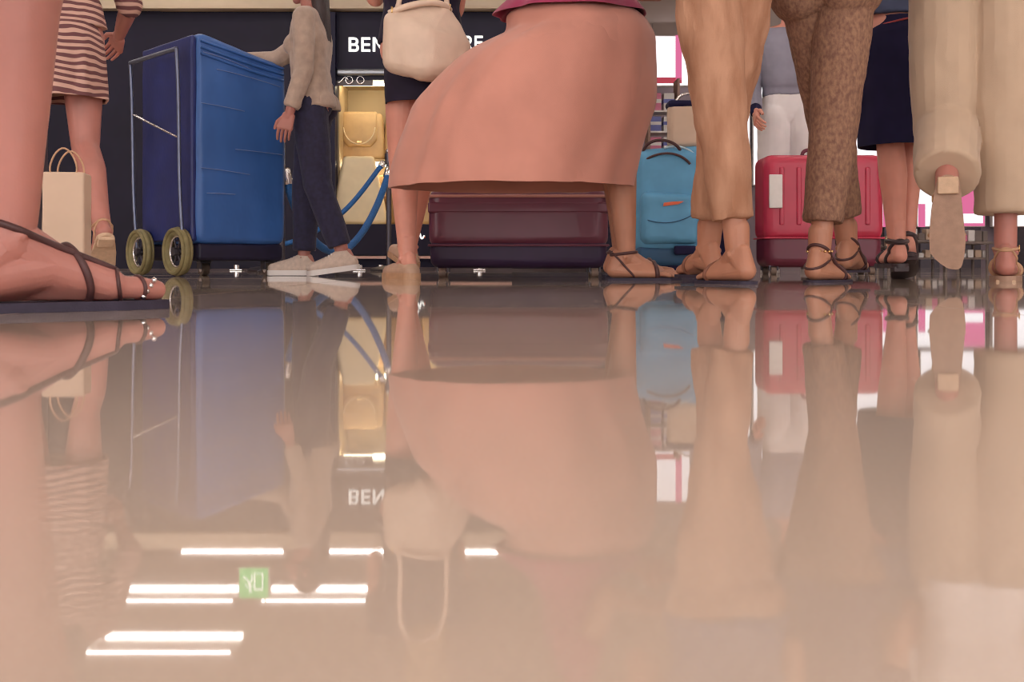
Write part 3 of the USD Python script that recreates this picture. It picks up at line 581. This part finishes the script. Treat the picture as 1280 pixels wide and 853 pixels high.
# rope barrier in front of the shop
SB = 152.0
def barrier_post(px, s, label):
    t = thing('barrier_post', label, 'barrier post', P(px, s))
    part(t, 'base', trimesh.creation.revolve(np.array([(0, 0), (.15, 0), (.16, .012), (.13, .03), (.04, .045), (0, .05)]), sections=40), STEEL)
    part(t, 'pole', cyl(.022, .86, (0, 0, .47), 'z', 20), STEEL); part(t, 'head', cyl(.032, .08, (0, 0, .93), 'z', 24), STEEL); part(t, 'knob', sph((0, 0, .985), .026), CHROME, smooth=True)
    return t
barrier_post(486, SB, 'dark steel rope barrier post behind the standing woman with the cream bag')
barrier_post(334, 160, 'dark steel rope barrier post hidden behind the blue luggage cart')
barrier_post(352, 190, 'dark steel rope barrier post behind the dark jeans')
def rope(label, pts, r):
    w = [(X(px, s), F / s, ZZ(py, s)) for px, py, s in pts]; t = thing('barrier_rope', label, 'rope')
    c = spline(w, 60); part(t, 'cord', tube(c, r, 12), ROPE, smooth=True)
    for a, b in ((c[0], c[2]), (c[-1], c[-3])): part(t, 'clip', tube([a + (a - b) * .2, a, b], r * 1.35, 10), CHROME, smooth=True, label='chrome end clip')
rope('upper blue barrier rope rising to the post by the lit handbags', [(479, 204, 152), (455, 236, 154), (430, 264, 156), (400, 286, 158), (370, 301, 159), (336, 306, 160)], .020)
rope('lower blue barrier rope sagging in a loop below the lit handbags', [(487, 212, 152), (478, 240, 155), (465, 270, 160), (448, 297, 166), (430, 313, 171), (412, 314, 176), (394, 302, 181), (376, 276, 186), (356, 214, 189)], .027)

# ------------------------------------------------------------------ the bright shop on the right
def lightbox(px0, px1, py0, py1, s, label, face=LB_W, strips=(), dep=.10):
    xa, xb, za, zb = X(px0, s), X(px1, s), max(ZZ(py1, s), .02), ZZ(py0, s); y = F / s
    t = thing('lightbox', label, 'light box', ((xa + xb) / 2, y, za)); w, h = xb - xa, zb - za
    part(t, 'case', box(w, dep, h, (0, dep / 2, h / 2), .012), WHITE); part(t, 'panel', box(w - .03, .008, h - .03, (0, -.003, h / 2)), face)
    if .1 < za < 1.0: part(t, 'stand', box(w * .7, .07, za, (0, dep / 2, -za / 2)), STEEL)
    for fx0, fx1, fz0, fz1, m in strips: part(t, 'printed_band', box((fx1 - fx0) * w, .006, (fz1 - fz0) * h, (((fx0 + fx1) / 2 - .5) * w, -.009, (fz0 + fz1) / 2 * h)), m)
    return t
SL = 96.0
lightbox(808, 863, 44, 108, SL, 'white hanging light box with a pink stripe and red lower edge', strips=((.66, .80, .12, 1.0, LB_P), (.02, .8, .06, .17, LB_R)))
for q in (-.2, .2): part(stage.GetPrimAtPath('/World/lightbox'), 'hanger', cyl(.006, CZ - ZZ(44, SL), (q, .05, ZZ(44, SL) - ZZ(108, SL) + (CZ - ZZ(44, SL)) / 2)), CHROME)
SR = 84.0
names = ['first', 'second', 'third', 'fourth', 'fifth', 'sixth', 'seventh', 'eighth']
for q, (a, b) in enumerate(((902, 938), (941, 968), (970, 1003), (1006, 1062), (1066, 1102), (1104, 1148), (1150, 1186), (1190, 1238))):
    lightbox(a, b, 84, 232, SR, f'tall white light box on the far wall, {names[q]} from the left', strips=((.1, .9, .70, .72, WHITE),) if q % 2 else ())
lightbox(1242, 1330, 84, 232, SR, 'wide white light box at the right edge of the far wall')
for q, (a, b, m, lb) in enumerate(((1066, 1098, LB_W, 'low white light box behind the navy-skirted woman'), (1102, 1128, LB_W, 'narrow low white light box between the bare calves'), (1146, 1180, LB_W, 'low white light box left of the lifted foot'), (1196, 1232, LB_P, 'low pink light box right of the lifted foot'), (1240, 1330, LB_W, 'low white light box at the far right'))):
    lightbox(a, b, 236, 284, SR + .5, lb, m, ((.2, .9, .1, .35, LB_W),) if m is LB_P else ((.05, .3, .0, .6, LB_P),))
single('display_wall', box(8.6, .3, 3.0, (X(1140, SR), F / SR + .28, 1.5)), WALL_D, 'mauve display wall carrying the light boxes of the far shop', 'wall')
# low display tables with goods
def display_table(px0, px1, py, s, label):
    xa, xb, z = X(px0, s), X(px1, s), ZZ(py, s); w = xb - xa
    t = thing('display_table', label, 'display table', ((xa + xb) / 2, F / s, 0))
    part(t, 'table_top', box(w, .5, .03, (0, .25, z - .015), .008), GREYC)
    for q in (-1, 1):
        for r in (.05, .45): part(t, 'leg', cyl(.016, z - .03, (q * (w / 2 - .05), r, (z - .03) / 2)), GREYC)
    part(t, 'lower_shelf', box(w - .08, .42, .02, (0, .25, .12)), GREYC)
    return z
k = 0
goods = random.Random(3)
for (a, b, py, s, lb) in ((1060, 1104, 306, 112, 'low table by the red suitcase'), (1140, 1190, 300, 112, 'low table left of the lifted sandal'), (1194, 1242, 302, 112, 'low table right of the lifted sandal'), (1107, 1137, 308, 112, 'low table between the bare calves')):
    z = display_table(a, b, py, s, lb)
    px = a + 4; n = 0
    while px < b - 6:
        wpx = goods.uniform(6, 10); hh = goods.uniform(.06, .13); m = goods.choice([WHITE, WHITE, PINK, PAPER, GREYC])
        o = ['first', 'second', 'third', 'fourth', 'fifth', 'sixth'][n]
        single('goods_box', box(wpx / s * .9, .12, hh, (0, 0, hh / 2), .008), m, f'{o} carton from the left on top of the {lb}', 'box', (X(px + wpx / 2, s), F / s + .14, z), goods.uniform(-8, 8))
        single('goods_box', box(wpx / s * .8, .12, hh * .7, (0, 0, hh * .35), .008), goods.choice([WHITE, WHITE, PAPER]), f'{o} lower-shelf carton of the {lb}, from the left', 'box', (X(px + wpx / 2, s), F / s + .16, .13), 0)
        px += wpx; n += 1
# tall shelf of blue and white cartons
sv = 118.0
sh = thing('shelf_rack', 'slim shelf rack of blue and white cartons left of the tan trousers', 'shelf rack', P(830, sv))
zt = ZZ(98, sv)
for q in (-1, 1): part(sh, 'upright', box(.025, .3, zt, (q * .155, .15, zt / 2)), mat('rack_tan', (.40, .25, .2), .6) if q < 0 else '/World/Looks/rack_tan')
zlev = [.12, .42, .72, 1.02, 1.24, 1.46, 1.68]
for q, z in enumerate(zlev): part(sh, 'shelf_board', box(.29, .3, .018, (0, .15, z)), WHITE)
for q, z in enumerate(zlev):
    h = (zlev[q + 1] - z if q < 6 else .25) - .06; lev = ['lowest', 'second', 'third', 'fourth', 'fifth', 'sixth', 'top'][q]
    x, y, _ = P(830, sv)
    for r, (dx, m, nm_) in enumerate(((-.08, BLUEC if q % 2 else PINK, 'blue' if q % 2 else 'pink'), (.06, WHITE, 'white'))):
        c = thing('carton', f'{nm_} carton on the {lev} board of the slim shelf rack', 'carton', (x + dx, y + .13, z + .009))
        part(c, 'box', box(.115, .16, h, (0, 0, h / 2), .006), m); part(c, 'printed_band', box(.117, .162, h * .22, (0, 0, h * .55)), WHITE if m is not WHITE else BLUEC)

# ------------------------------------------------------------------ luggage
def caster(parent, x, y, r, w, tyre, yaw=0):
    c = part(parent, 'wheel', cyl(r, w, (x, y, r), 'x', 28), tyre, smooth=40)
    part(c, 'hub', cyl(r * .5, w * 1.15, (x, y, r), 'x', 20), CHROME); part(c, 'fork', cat(box(.006, r * 1.5, r * 1.2, (x - w * .75, y, r * 1.6), .002), box(.006, r * 1.5, r * 1.2, (x + w * .75, y, r * 1.6), .002), box(w * 1.8, r * 1.5, .01, (x, y, r * 2.2), .003)), STEEL)
def rbox(w, d, h, c, r, seg=16): return box(w, d, h, c, r, seg)

# blue film-wrapped luggage cart on the left (near corner towards the camera)
sC = 262.0; th = 42.0
cart = thing('luggage_cart', 'tall royal blue covered cart on olive wheels, left of the shop letters', 'cart', P(246, sC), th)
W_, D_ = .49, .58
def wedge(x0, x1, y0, y1, z0, zl, zr, r):
    return hull(*[sph((x, y, z), r, 16) for x, ztop in ((x0 + r, zl), (x1 - r, zr)) for y in (y0 + r, y1 - r) for z in (z0 + r, ztop - r)])
bodym = soft(wedge(0, W_, 0, D_, .155, 1.17, 1.07, .035), .022, 3)
part(cart, 'cover', wrinkle(bodym, .007, 6, 5, (1, 1, .5)), BLUE, smooth=60)
part(cart, 'shade_panel', wrinkle(soft(wedge(-.022, .010, .015, D_ - .015, .17, 1.155, 1.145, .012), .03, 2), .004, 6, 6), BLUE_SHADE, smooth=50, label='end face coloured navy to stand for its shade')  # left face of the cart, its shade painted as a navy panel
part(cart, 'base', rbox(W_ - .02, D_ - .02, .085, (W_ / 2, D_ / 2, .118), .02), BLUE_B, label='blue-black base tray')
for q in range(3): part(cart, 'top_fold', tube(spline([(0.02, -.002, 1.13 - .03 * q), (W_ * .5, -.006, 1.085 - .032 * q), (W_ - .02, -.002, 1.045 - .03 * q)], 20), .007, 8), BLUE, smooth=True)
FILMC = mat('film_highlight', (.20, .27, .50), .25, .05)  # pale colour for the painted highlights on the blue cover
for z, dz_, xa_, xb_ in ((1.075, .06, .03, .30), (1.0, .05, .10, .45), (.83, .02, .02, .25), (.62, .01, .20, .46), (.52, .02, .02, .28), (.40, .0, .05, .2)):
    part(cart, 'highlight_streak', tube(spline([(xa_, -.006, z), ((xa_ + xb_) / 2, -.009, z - dz_ * .4), (xb_, -.006, z - dz_)], 16), .002, 6), FILMC, smooth=True, label='thin pale streak standing for a highlight on the cover')
for x, y in ((.44, .10), (.30, .52)): caster(cart, x, y, .032, .035, TAUPE_R)
for x, y in ((-.06, .08), (-.06, .50)):
    c = part(cart, 'large_wheel', torus(.098, .021, (x, y, .119), 'x', 44, 12), OLIVE, smooth=True)
    for q in (-.02, .02): part(c, 'tyre_ridge', torus(.104, .010, (x + q, y, .119), 'x', 44, 8), OLIVE, smooth=True)
    part(c, 'rim', torus(.074, .007, (x, y, .119), 'x', 40, 8), CHROME, smooth=True)
    part(c, 'spokes', cat(*[tube([(x, y, .119), (x, y + .074 * math.cos(a), .119 + .074 * math.sin(a))], .005, 6) for a in np.linspace(0, 2 * np.pi, 7)[:-1]]), STEEL, smooth=True)
    part(c, 'axle', cyl(.02, .09, (x + .02, y, .119), 'x', 20), STEEL)
fr = cat(tube(spline([(-.05, .03, .12), (-.075, .03, .55), (-.085, .03, 1.0), (-.09, .03, 1.08)], 20), .009, 10), tube(spline([(-.05, .55, .12), (-.075, .55, .55), (-.085, .55, 1.0), (-.09, .55, 1.08)], 20), .009, 10), tube([(-.09, .03, 1.08), (-.09, .55, 1.08)], .011, 12))
part(cart, 'push_handle', fr, mat('blue_steel', (.16, .18, .26), .35, .1, metal=.8), smooth=True, label='steel push handle frame')
part(cart, 'brace', tube([(-.078, .03, .66), (-.078, .55, .82)], .006, 8), CHROME, smooth=True)

def suitcase(name, label, px, s, rot, w, d, h, m, m2, base_h, ridges=0, wheels=TAUPE_R, handle=None, rd=.05, seam=None):
    t = thing(name, label, 'suitcase', P(px, s), rot)
    z0 = .045
    part(t, 'shell', soft(rbox(w, d, h - z0 - base_h, (0, 0, z0 + base_h + (h - z0 - base_h) / 2), rd), .03, 2), m, smooth=60)
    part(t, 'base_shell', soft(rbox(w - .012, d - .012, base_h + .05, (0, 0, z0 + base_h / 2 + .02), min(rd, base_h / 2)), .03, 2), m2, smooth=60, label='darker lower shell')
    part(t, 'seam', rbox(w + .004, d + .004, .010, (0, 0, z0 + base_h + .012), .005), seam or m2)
    for q in range(ridges):
        x = (q + 1) / (ridges + 1) * w - w / 2
        part(t, 'ridge', rbox(.028, .016, (h - base_h) * .62, (x, -d / 2, z0 + base_h + (h - base_h) * .47), .0078), m, smooth=50)
    for x in (-1, 1):
        for y in (-1, 1): caster(t, x * (w / 2 - .06), y * (d / 2 - .05), .022, .03, wheels)
    part(t, 'grab_handle', tube(spline([(-.09, 0, h - .008), (-.08, 0, h + .03), (0, 0, h + .038), (.08, 0, h + .03), (.09, 0, h - .008)], 20), .011, 10), m2, smooth=True)
    if handle: part(t, 'telescopic_handle', cat(tube([(-.09, d * .3, h - .05), (-.09, d * .3, h + handle)], .009, 8), tube([(.09, d * .3, h - .05), (.09, d * .3, h + handle)], .009, 8), tube([(-.10, d * .3, h + handle), (.10, d * .3, h + handle)], .016, 10)), CHROME, smooth=True)
    return t
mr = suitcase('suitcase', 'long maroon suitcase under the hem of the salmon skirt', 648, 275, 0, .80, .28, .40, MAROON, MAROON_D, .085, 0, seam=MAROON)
part(mr, 'lid_rim', rbox(.806, .286, .014, (0, 0, .36), .006), mat('rose_rim', (.45, .20, .17), .4, .05), label='pale rose rim line')
part(mr, 'upper_band', rbox(.804, .284, .05, (0, 0, .31), .01), MAROON)
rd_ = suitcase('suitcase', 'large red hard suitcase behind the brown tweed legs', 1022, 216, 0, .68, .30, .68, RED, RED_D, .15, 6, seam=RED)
part(rd_, 'white_tag', box(.075, .012, .19, (-.28, -.165, .47), .005), WHITE, label='white paper tag on the front')
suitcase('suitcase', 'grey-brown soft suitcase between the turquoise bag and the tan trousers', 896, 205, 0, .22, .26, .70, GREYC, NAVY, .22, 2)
# turquoise rolling backpack
tb = thing('rolling_bag', 'turquoise rolling backpack with an orange badge and a pale side zip', 'bag', P(838, 222), 0)
bw, bd, bh = .43, .26, .70
part(tb, 'body', wrinkle(soft(wedge(-bw / 2, bw / 2, -bd / 2, bd / 2, .10, bh, bh + .015, .075), .02, 5), .007, 8, 4), TURQ, smooth=60)
part(tb, 'front_pocket', wrinkle(soft(wedge(-bw / 2 + .03, bw / 2 - .075, -bd / 2 - .045, 0, .17, .46, .44, .045), .018, 4), .005, 10, 5), TURQ, smooth=60)
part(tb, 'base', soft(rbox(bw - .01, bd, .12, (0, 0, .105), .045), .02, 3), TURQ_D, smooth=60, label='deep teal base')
part(tb, 'base_patch', rbox(.12, .05, .05, (.06, -bd / 2 - .02, .135), .012), NAVY)
part(tb, 'side_zip', tube(spline([(bw / 2 - .05, -bd / 2 - .004, .16), (bw / 2 - .045, -bd / 2 - .006, .40), (bw / 2 - .05, -bd / 2 - .004, .60), (bw / 2 - .12, -bd / 2 + .02, .685), (-.05, -bd / 2 + .03, .70)], 40), .006, 8), mat('zip_pale', (.45, .62, .72), .4, .05), smooth=True, label='pale zip line')
part(tb, 'zip_pull', cat(box(.018, .012, .05, (bw / 2 - .05, -bd / 2 - .014, .56), .004), sph((bw / 2 - .045, -bd / 2 - .016, .515), .015)), WHITE, label='white zip pull')
part(tb, 'badge', cat(trimesh.creation.extrude_polygon(__import__('shapely').Polygon([(-.055, 0), (.03, .012), (.06, .028), (.0, .026), (-.05, .02)]), .006, engine='earcut').apply_transform(np.array([[1, 0, 0, -.01], [0, 0, -1, -bd / 2 - .045], [0, 1, 0, .375], [0, 0, 0, 1.]]))), ORANGE, smooth=False, label='orange leaf-shaped badge')
for pts, r_ in (([(-.16, -.06, .66), (-.12, -.11, .735), (-.02, -.12, .735), (.04, -.10, .69)], .009), ([(-.19, -.09, .60), (-.10, -.135, .66), (.02, -.138, .66), (.09, -.135, .61)], .007)):
    part(tb, 'strap', tube(spline(pts, 24), r_, 8), BROWNL, smooth=True, label='dark red-brown carrying strap')
part(tb, 'pocket_seam', tube(spline([(-.15, -.178, .30), (-.05, -.182, .285), (.10, -.180, .33)], 16), .003, 6), TURQ_D, smooth=True)
for x in (-1, 1): caster(tb, x * (bw / 2 - .05), .02, .035, .04, NAVY)
part(tb, 'stand', box(bw - .1, .03, .06, (0, -.09, .03), .01), NAVY)
# tan tote standing on the bag behind
tt = thing('tote_bag', 'plain tan tote with dark trim resting on top of the turquoise backpack', 'bag', (X(861, 222), F / 222 + .015, .712), 0)
part(tt, 'body', wrinkle(soft(wedge(-.115, .115, -.07, .07, 0, .25, .25, .03), .015, 3), .004, 10, 8), PAPER, smooth=60)
part(tt, 'trim', soft(wedge(-.122, .122, -.077, .077, .225, .265, .262, .018), .015, 2), NAVY, smooth=60, label='dark trim round the mouth')
part(tt, 'handle', tube(spline([(-.08, -.06, .25), (-.05, -.06, .29), (.05, -.06, .285), (.08, -.06, .25)], 24), .008, 8), CHROME, smooth=True)
# cream paper bag beside the striped dress
pb = thing('shopping_bag', 'tall cream paper shopping bag behind the ankle of the nearest foot', 'bag', P(84, 420), 8)
part(pb, 'body', wrinkle(soft(wedge(-.06, .06, -.05, .05, 0, .33, .33, .008), .012, 1), .003, 12, 8), PAPER, smooth=30)
for y in (-.045, .045): part(pb, 'handle', tube(spline([(-.03, y, .32), (-.025, y, .38), (0, y, .40), (.025, y, .38), (.03, y, .32)], 20), .003, 6), TANL, smooth=True)

# ------------------------------------------------------------------ people
person('person stepping in at the left edge, nearest bare foot in a dark thong sandal', 8, 1010, -46, 1.72,
       dict(legL=(2, 7, 0, 0, 2), legR=(-18, 48, -62, 0, 6), armL=(-14, 8, 10, 0), armR=(16, 8, 14, 0)),
       dict(skin=SKIN, hair=HAIR_B, hair_len=.30, shoe='thong', sole=SOLE, sole_t=.012, strap=BROWNL, jewel='L', seed=1,
            top=dict(mat=WHITEP, hem=.98, sleeve=.5), skirt=dict(mat=BLUGREY, rings=[(1.06, 0, 0, .13, .12), (.95, 0, -.01, .18, .17), (.74, 0, -.02, .21, .21), (.56, 0, -.03, .24, .25)], flute=7, amp=.05)), anchor='L')
person('person in a short striped dress with a yellow bracelet, behind the nearest foot', 128, 335, 35, 1.66,
       dict(legL=(10, 12, 0, 2, 10), legR=(-8, 28, -38, 0, 8), armL=(4, 12, 10, 0), armR=(12, 26, 60, 10), lean=3),
       dict(skin=SKIN, hair=HAIR_D, hair_len=.26, shoe='heel_sandal', sole=SOLE_T, sole_t=.014, strap=TANL, bracelet='L', seed=2,
            top=dict(mat=STRIPE, hem=.98, sleeve=1.1, name='dress_top'), skirt=dict(mat=STRIPE, rings=[(1.02, 0, 0, .125, .11), (.92, 0, -.02, .165, .150), (.80, 0, -.02, .175, .165), (.70, 0, -.02, .18, .17)], flute=9, amp=.03)), anchor='R')
person('person in a taupe sweater and dark jeans with pale sneakers behind the blue cart', 380, 250, 88, 1.52,
       dict(legL=(-6, 14, -8, 2, 6), legR=(8, 6, 0, 2, 8), armL=(2, 6, 16, 0), armR=(58, 4, 34, 0), lean=2),
       dict(skin=SKIN, hair=HAIR_D, hair_len=.34, shoe='sneaker', sole=WHITE, sole_t=.014, strap=CANVAS, seed=3,
            top=dict(mat=TAUPE, hem=.90, sleeve=1.85, amp=.010, f=9, name='sweater'), trousers=dict(mat=DENIM, hem=.88, r=(.102, .078, .062))), anchor='R')
dm = person('person in a short black dress carrying a slouchy cream bag, left of the salmon skirt', 509, 318, 24, 1.66,
       dict(legL=(7, 17, 0, 0, 2), legR=(25, 5, 12, -1, 4), armL=(48, -8, 96, 30), armR=(40, 8, 96, 30), hipw=.07),
       dict(skin=SKIN_P, hair=HAIR_Y, hair_len=.22, shoe='flat', sole=TANL, sole_t=.006, strap=mat('nude_leather', (.52, .33, .23), .5, .06), seed=4,
            top=dict(mat=BLACK, hem=.95, sleeve=.35, name='dress_top'), skirt=dict(mat=BLACK, rings=[(1.03, 0, 0, .120, .105), (.92, 0, -.02, .152, .145), (.80, 0, -.02, .155, .150), (.69, 0, -.02, .150, .150)], flute=6, amp=.02)), anchor='L')
cbx = P(533, 331)
cb = thing('handbag', 'slouchy cream shoulder bag at the hip of the woman in black', 'handbag', (cbx[0], cbx[1], .745), 8)
part(cb, 'body', wrinkle(soft(hull(sph((-.12, 0, .22), .045), sph((.06, .02, .25), .05), sph((-.11, 0, .08), .055), sph((.10, 0, .06), .06), sph((0, -.03, .06), .07), sph((.12, .0, .14), .05), sph((0, -.035, .16), .07)), .012, 6), .014, 9, 7, (1, 1, .6)), CREAM, smooth=70)
part(cb, 'mouth', tube(spline([(-.14, -.01, .255), (-.05, -.035, .285), (.05, -.02, .295), (.09, .02, .28)], 24), .012, 10), CREAM, smooth=True)
part(cb, 'strap', tube(spline([(-.13, 0, .25), (-.10, .03, .45), (-.05, .07, .63), (.02, .10, .64), (.08, .06, .45), (.09, .02, .27)], 40), .010, 10), CREAM, smooth=True)
for q in ((-.13, -.01, .262), (.09, .02, .285)): part(cb, 'ring', torus(.016, .004, q, 'x'), GOLD, smooth=True)

person('person in a wide salmon skirt and magenta top before the maroon suitcase', 777, 336, -84, 1.70,
       dict(legL=(28, 28, 0, 0, 6), legR=(25, 25, 0, 0, 4), armL=(10, 12, 90, 20), armR=(20, 12, 96, 20), lean=0),
       dict(skin=SKIN_D, hair=HAIR_B, hair_len=.25, shoe='heel_sandal', sole=SOLE, sole_t=.010, strap=BROWNL, seed=6,
            top=dict(mat=MAGENTA, hem=1.03, sleeve=.45, name='blouse'), peplum=dict(mat=MAGENTA, rings=[(1.14, 0, 0, .112, .115), (1.06, 0, 0, .16, .17), (1.01, 0, .0, .20, .23), (.958, 0, .0, .235, .275)]),
            skirt=dict(mat=SALMON, rings=[(.985, 0, .0, .15, .17), (.955, 0, .01, .21, .245), (.90, 0, .025, .25, .265), (.80, 0, -.055, .31, .355), (.60, 0, -.14, .335, .435), (.45, 0, -.19, .34, .435), (.335, 0, -.215, .345, .43)], flute=11, amp=.018, wr=.008)), anchor='L')
person('person in tan linen trousers walking away, left of the brown tweed legs', 922, 425, 12, 1.76,
       dict(legL=(-3, 3, 0, -5, 10), legR=(15, 6, 0, -3, 0), armL=(16, 8, 100, 20), armR=(14, 8, 96, 20), hipw=.062),
       dict(fem=False, skin=SKIN_D, hair=HAIR_D, hair_len=.04, shoe='slide', sole=SOLE, sole_t=.010, strap=mat('skin_brown_strap', (.22, .085, .05), .5, .1), seed=7,
            top=dict(mat=BLUGREY, hem=.93, sleeve=.6, name='shirt'), trousers=dict(mat=TANP, hem=.76, r=(.096, .076, .060), amp=.015, f=11, st=(1.4, 1.4, .7))), anchor='L')
person('person in brown tweed trousers with a gold anklet, right of the tan trousers', 1024, 388, -32, 1.74,
       dict(legL=(20, 8, 0, -4, 4), legR=(-4, 4, 0, -4, 6), armL=(16, 8, 100, 20), armR=(14, 8, 96, 20), hipw=.058),
       dict(skin=SKIN_D, hair=HAIR_D, hair_len=.2, shoe='sandal', sole=SOLE, sole_t=.008, strap=BROWNL, anklet='R', seed=8,
            top=dict(mat=MAROON_D, hem=.93, sleeve=.6, name='tunic'), trousers=dict(mat=TWEED, hem=.74, r=(.092, .076, .062), amp=.007, f=14)), anchor='R')
person('person in grey shirt and white trousers beyond the red suitcase', 988, 196, 168, 1.84,
       dict(legL=(2, 3, 0, 1, 8), legR=(-2, 3, 0, 1, 8), armL=(8, 8, 14, 0), armR=(4, 4, 44, 10)),
       dict(fem=False, skin=SKIN_P, hair=HAIR_D, hair_len=.04, shoe='sneaker', sole=WHITE, sole_t=.014, strap=BLACKL, watch='R', seed=9,
            top=dict(mat=GREYSHIRT, hem=1.03, sleeve=1.85, name='shirt'), trousers=dict(mat=WHITEP, hem=.92, r=(.108, .085, .078))), anchor='M')
person('person in a navy knee skirt and black buckled sandals, left of the beige trousers', 1121, 328, -8, 1.66,
       dict(legL=(-4, 5, 0, -2, 4), legR=(12, 26, -20, -3, 4), armL=(10, 14, 40, 20), armR=(-8, 10, 14, 0), hipw=.062),
       dict(skin=SKIN_P, hair=HAIR_B, hair_len=.2, shoe='heel_sandal', sole=BLACKL, sole_t=.018, strap=BLACKL, buckle=1, band=.010, seed=10,
            top=dict(mat=BLUGREY, hem=.985, sleeve=.6, amp=.010, name='blouse'),
            skirt=dict(mat=NAVY, rings=[(1.01, 0, 0, .135, .115), (.93, 0, -.02, .172, .150), (.84, 0, -.02, .182, .160), (.66, 0, -.01, .168, .160), (.515, 0, 0, .158, .165)], flute=0, amp=0, cord=(.985, 0, -.01, .158, .136))), anchor='L')
person('person in wide beige cropped trousers, one tan sandal lifted, at the right edge', 1257, 376, -21, 1.76,
       dict(legL=(0, 52, -84, 0, 2), legR=(0, 2, 0, 0, 2), armL=(14, 6, 90, 20), armR=(-12, 8, 14, 0)),
       dict(skin=SKIN, hair=HAIR_Y, hair_len=.24, shoe='heel_sandal', sole=mat('worn_sole', (.36, .225, .16), .7, .12, 40, bump=.3), sole_t=.020, heel_mat=SOLE_T, strap=TANL, buckle=1, seed=11,
            top=dict(mat=WHITEP, hem=.93, sleeve=.6, name='blouse'), trousers=dict(mat=BEIGE, hem=.70, r=(.120, .105, .096), amp=.008, f=9)), anchor='R')
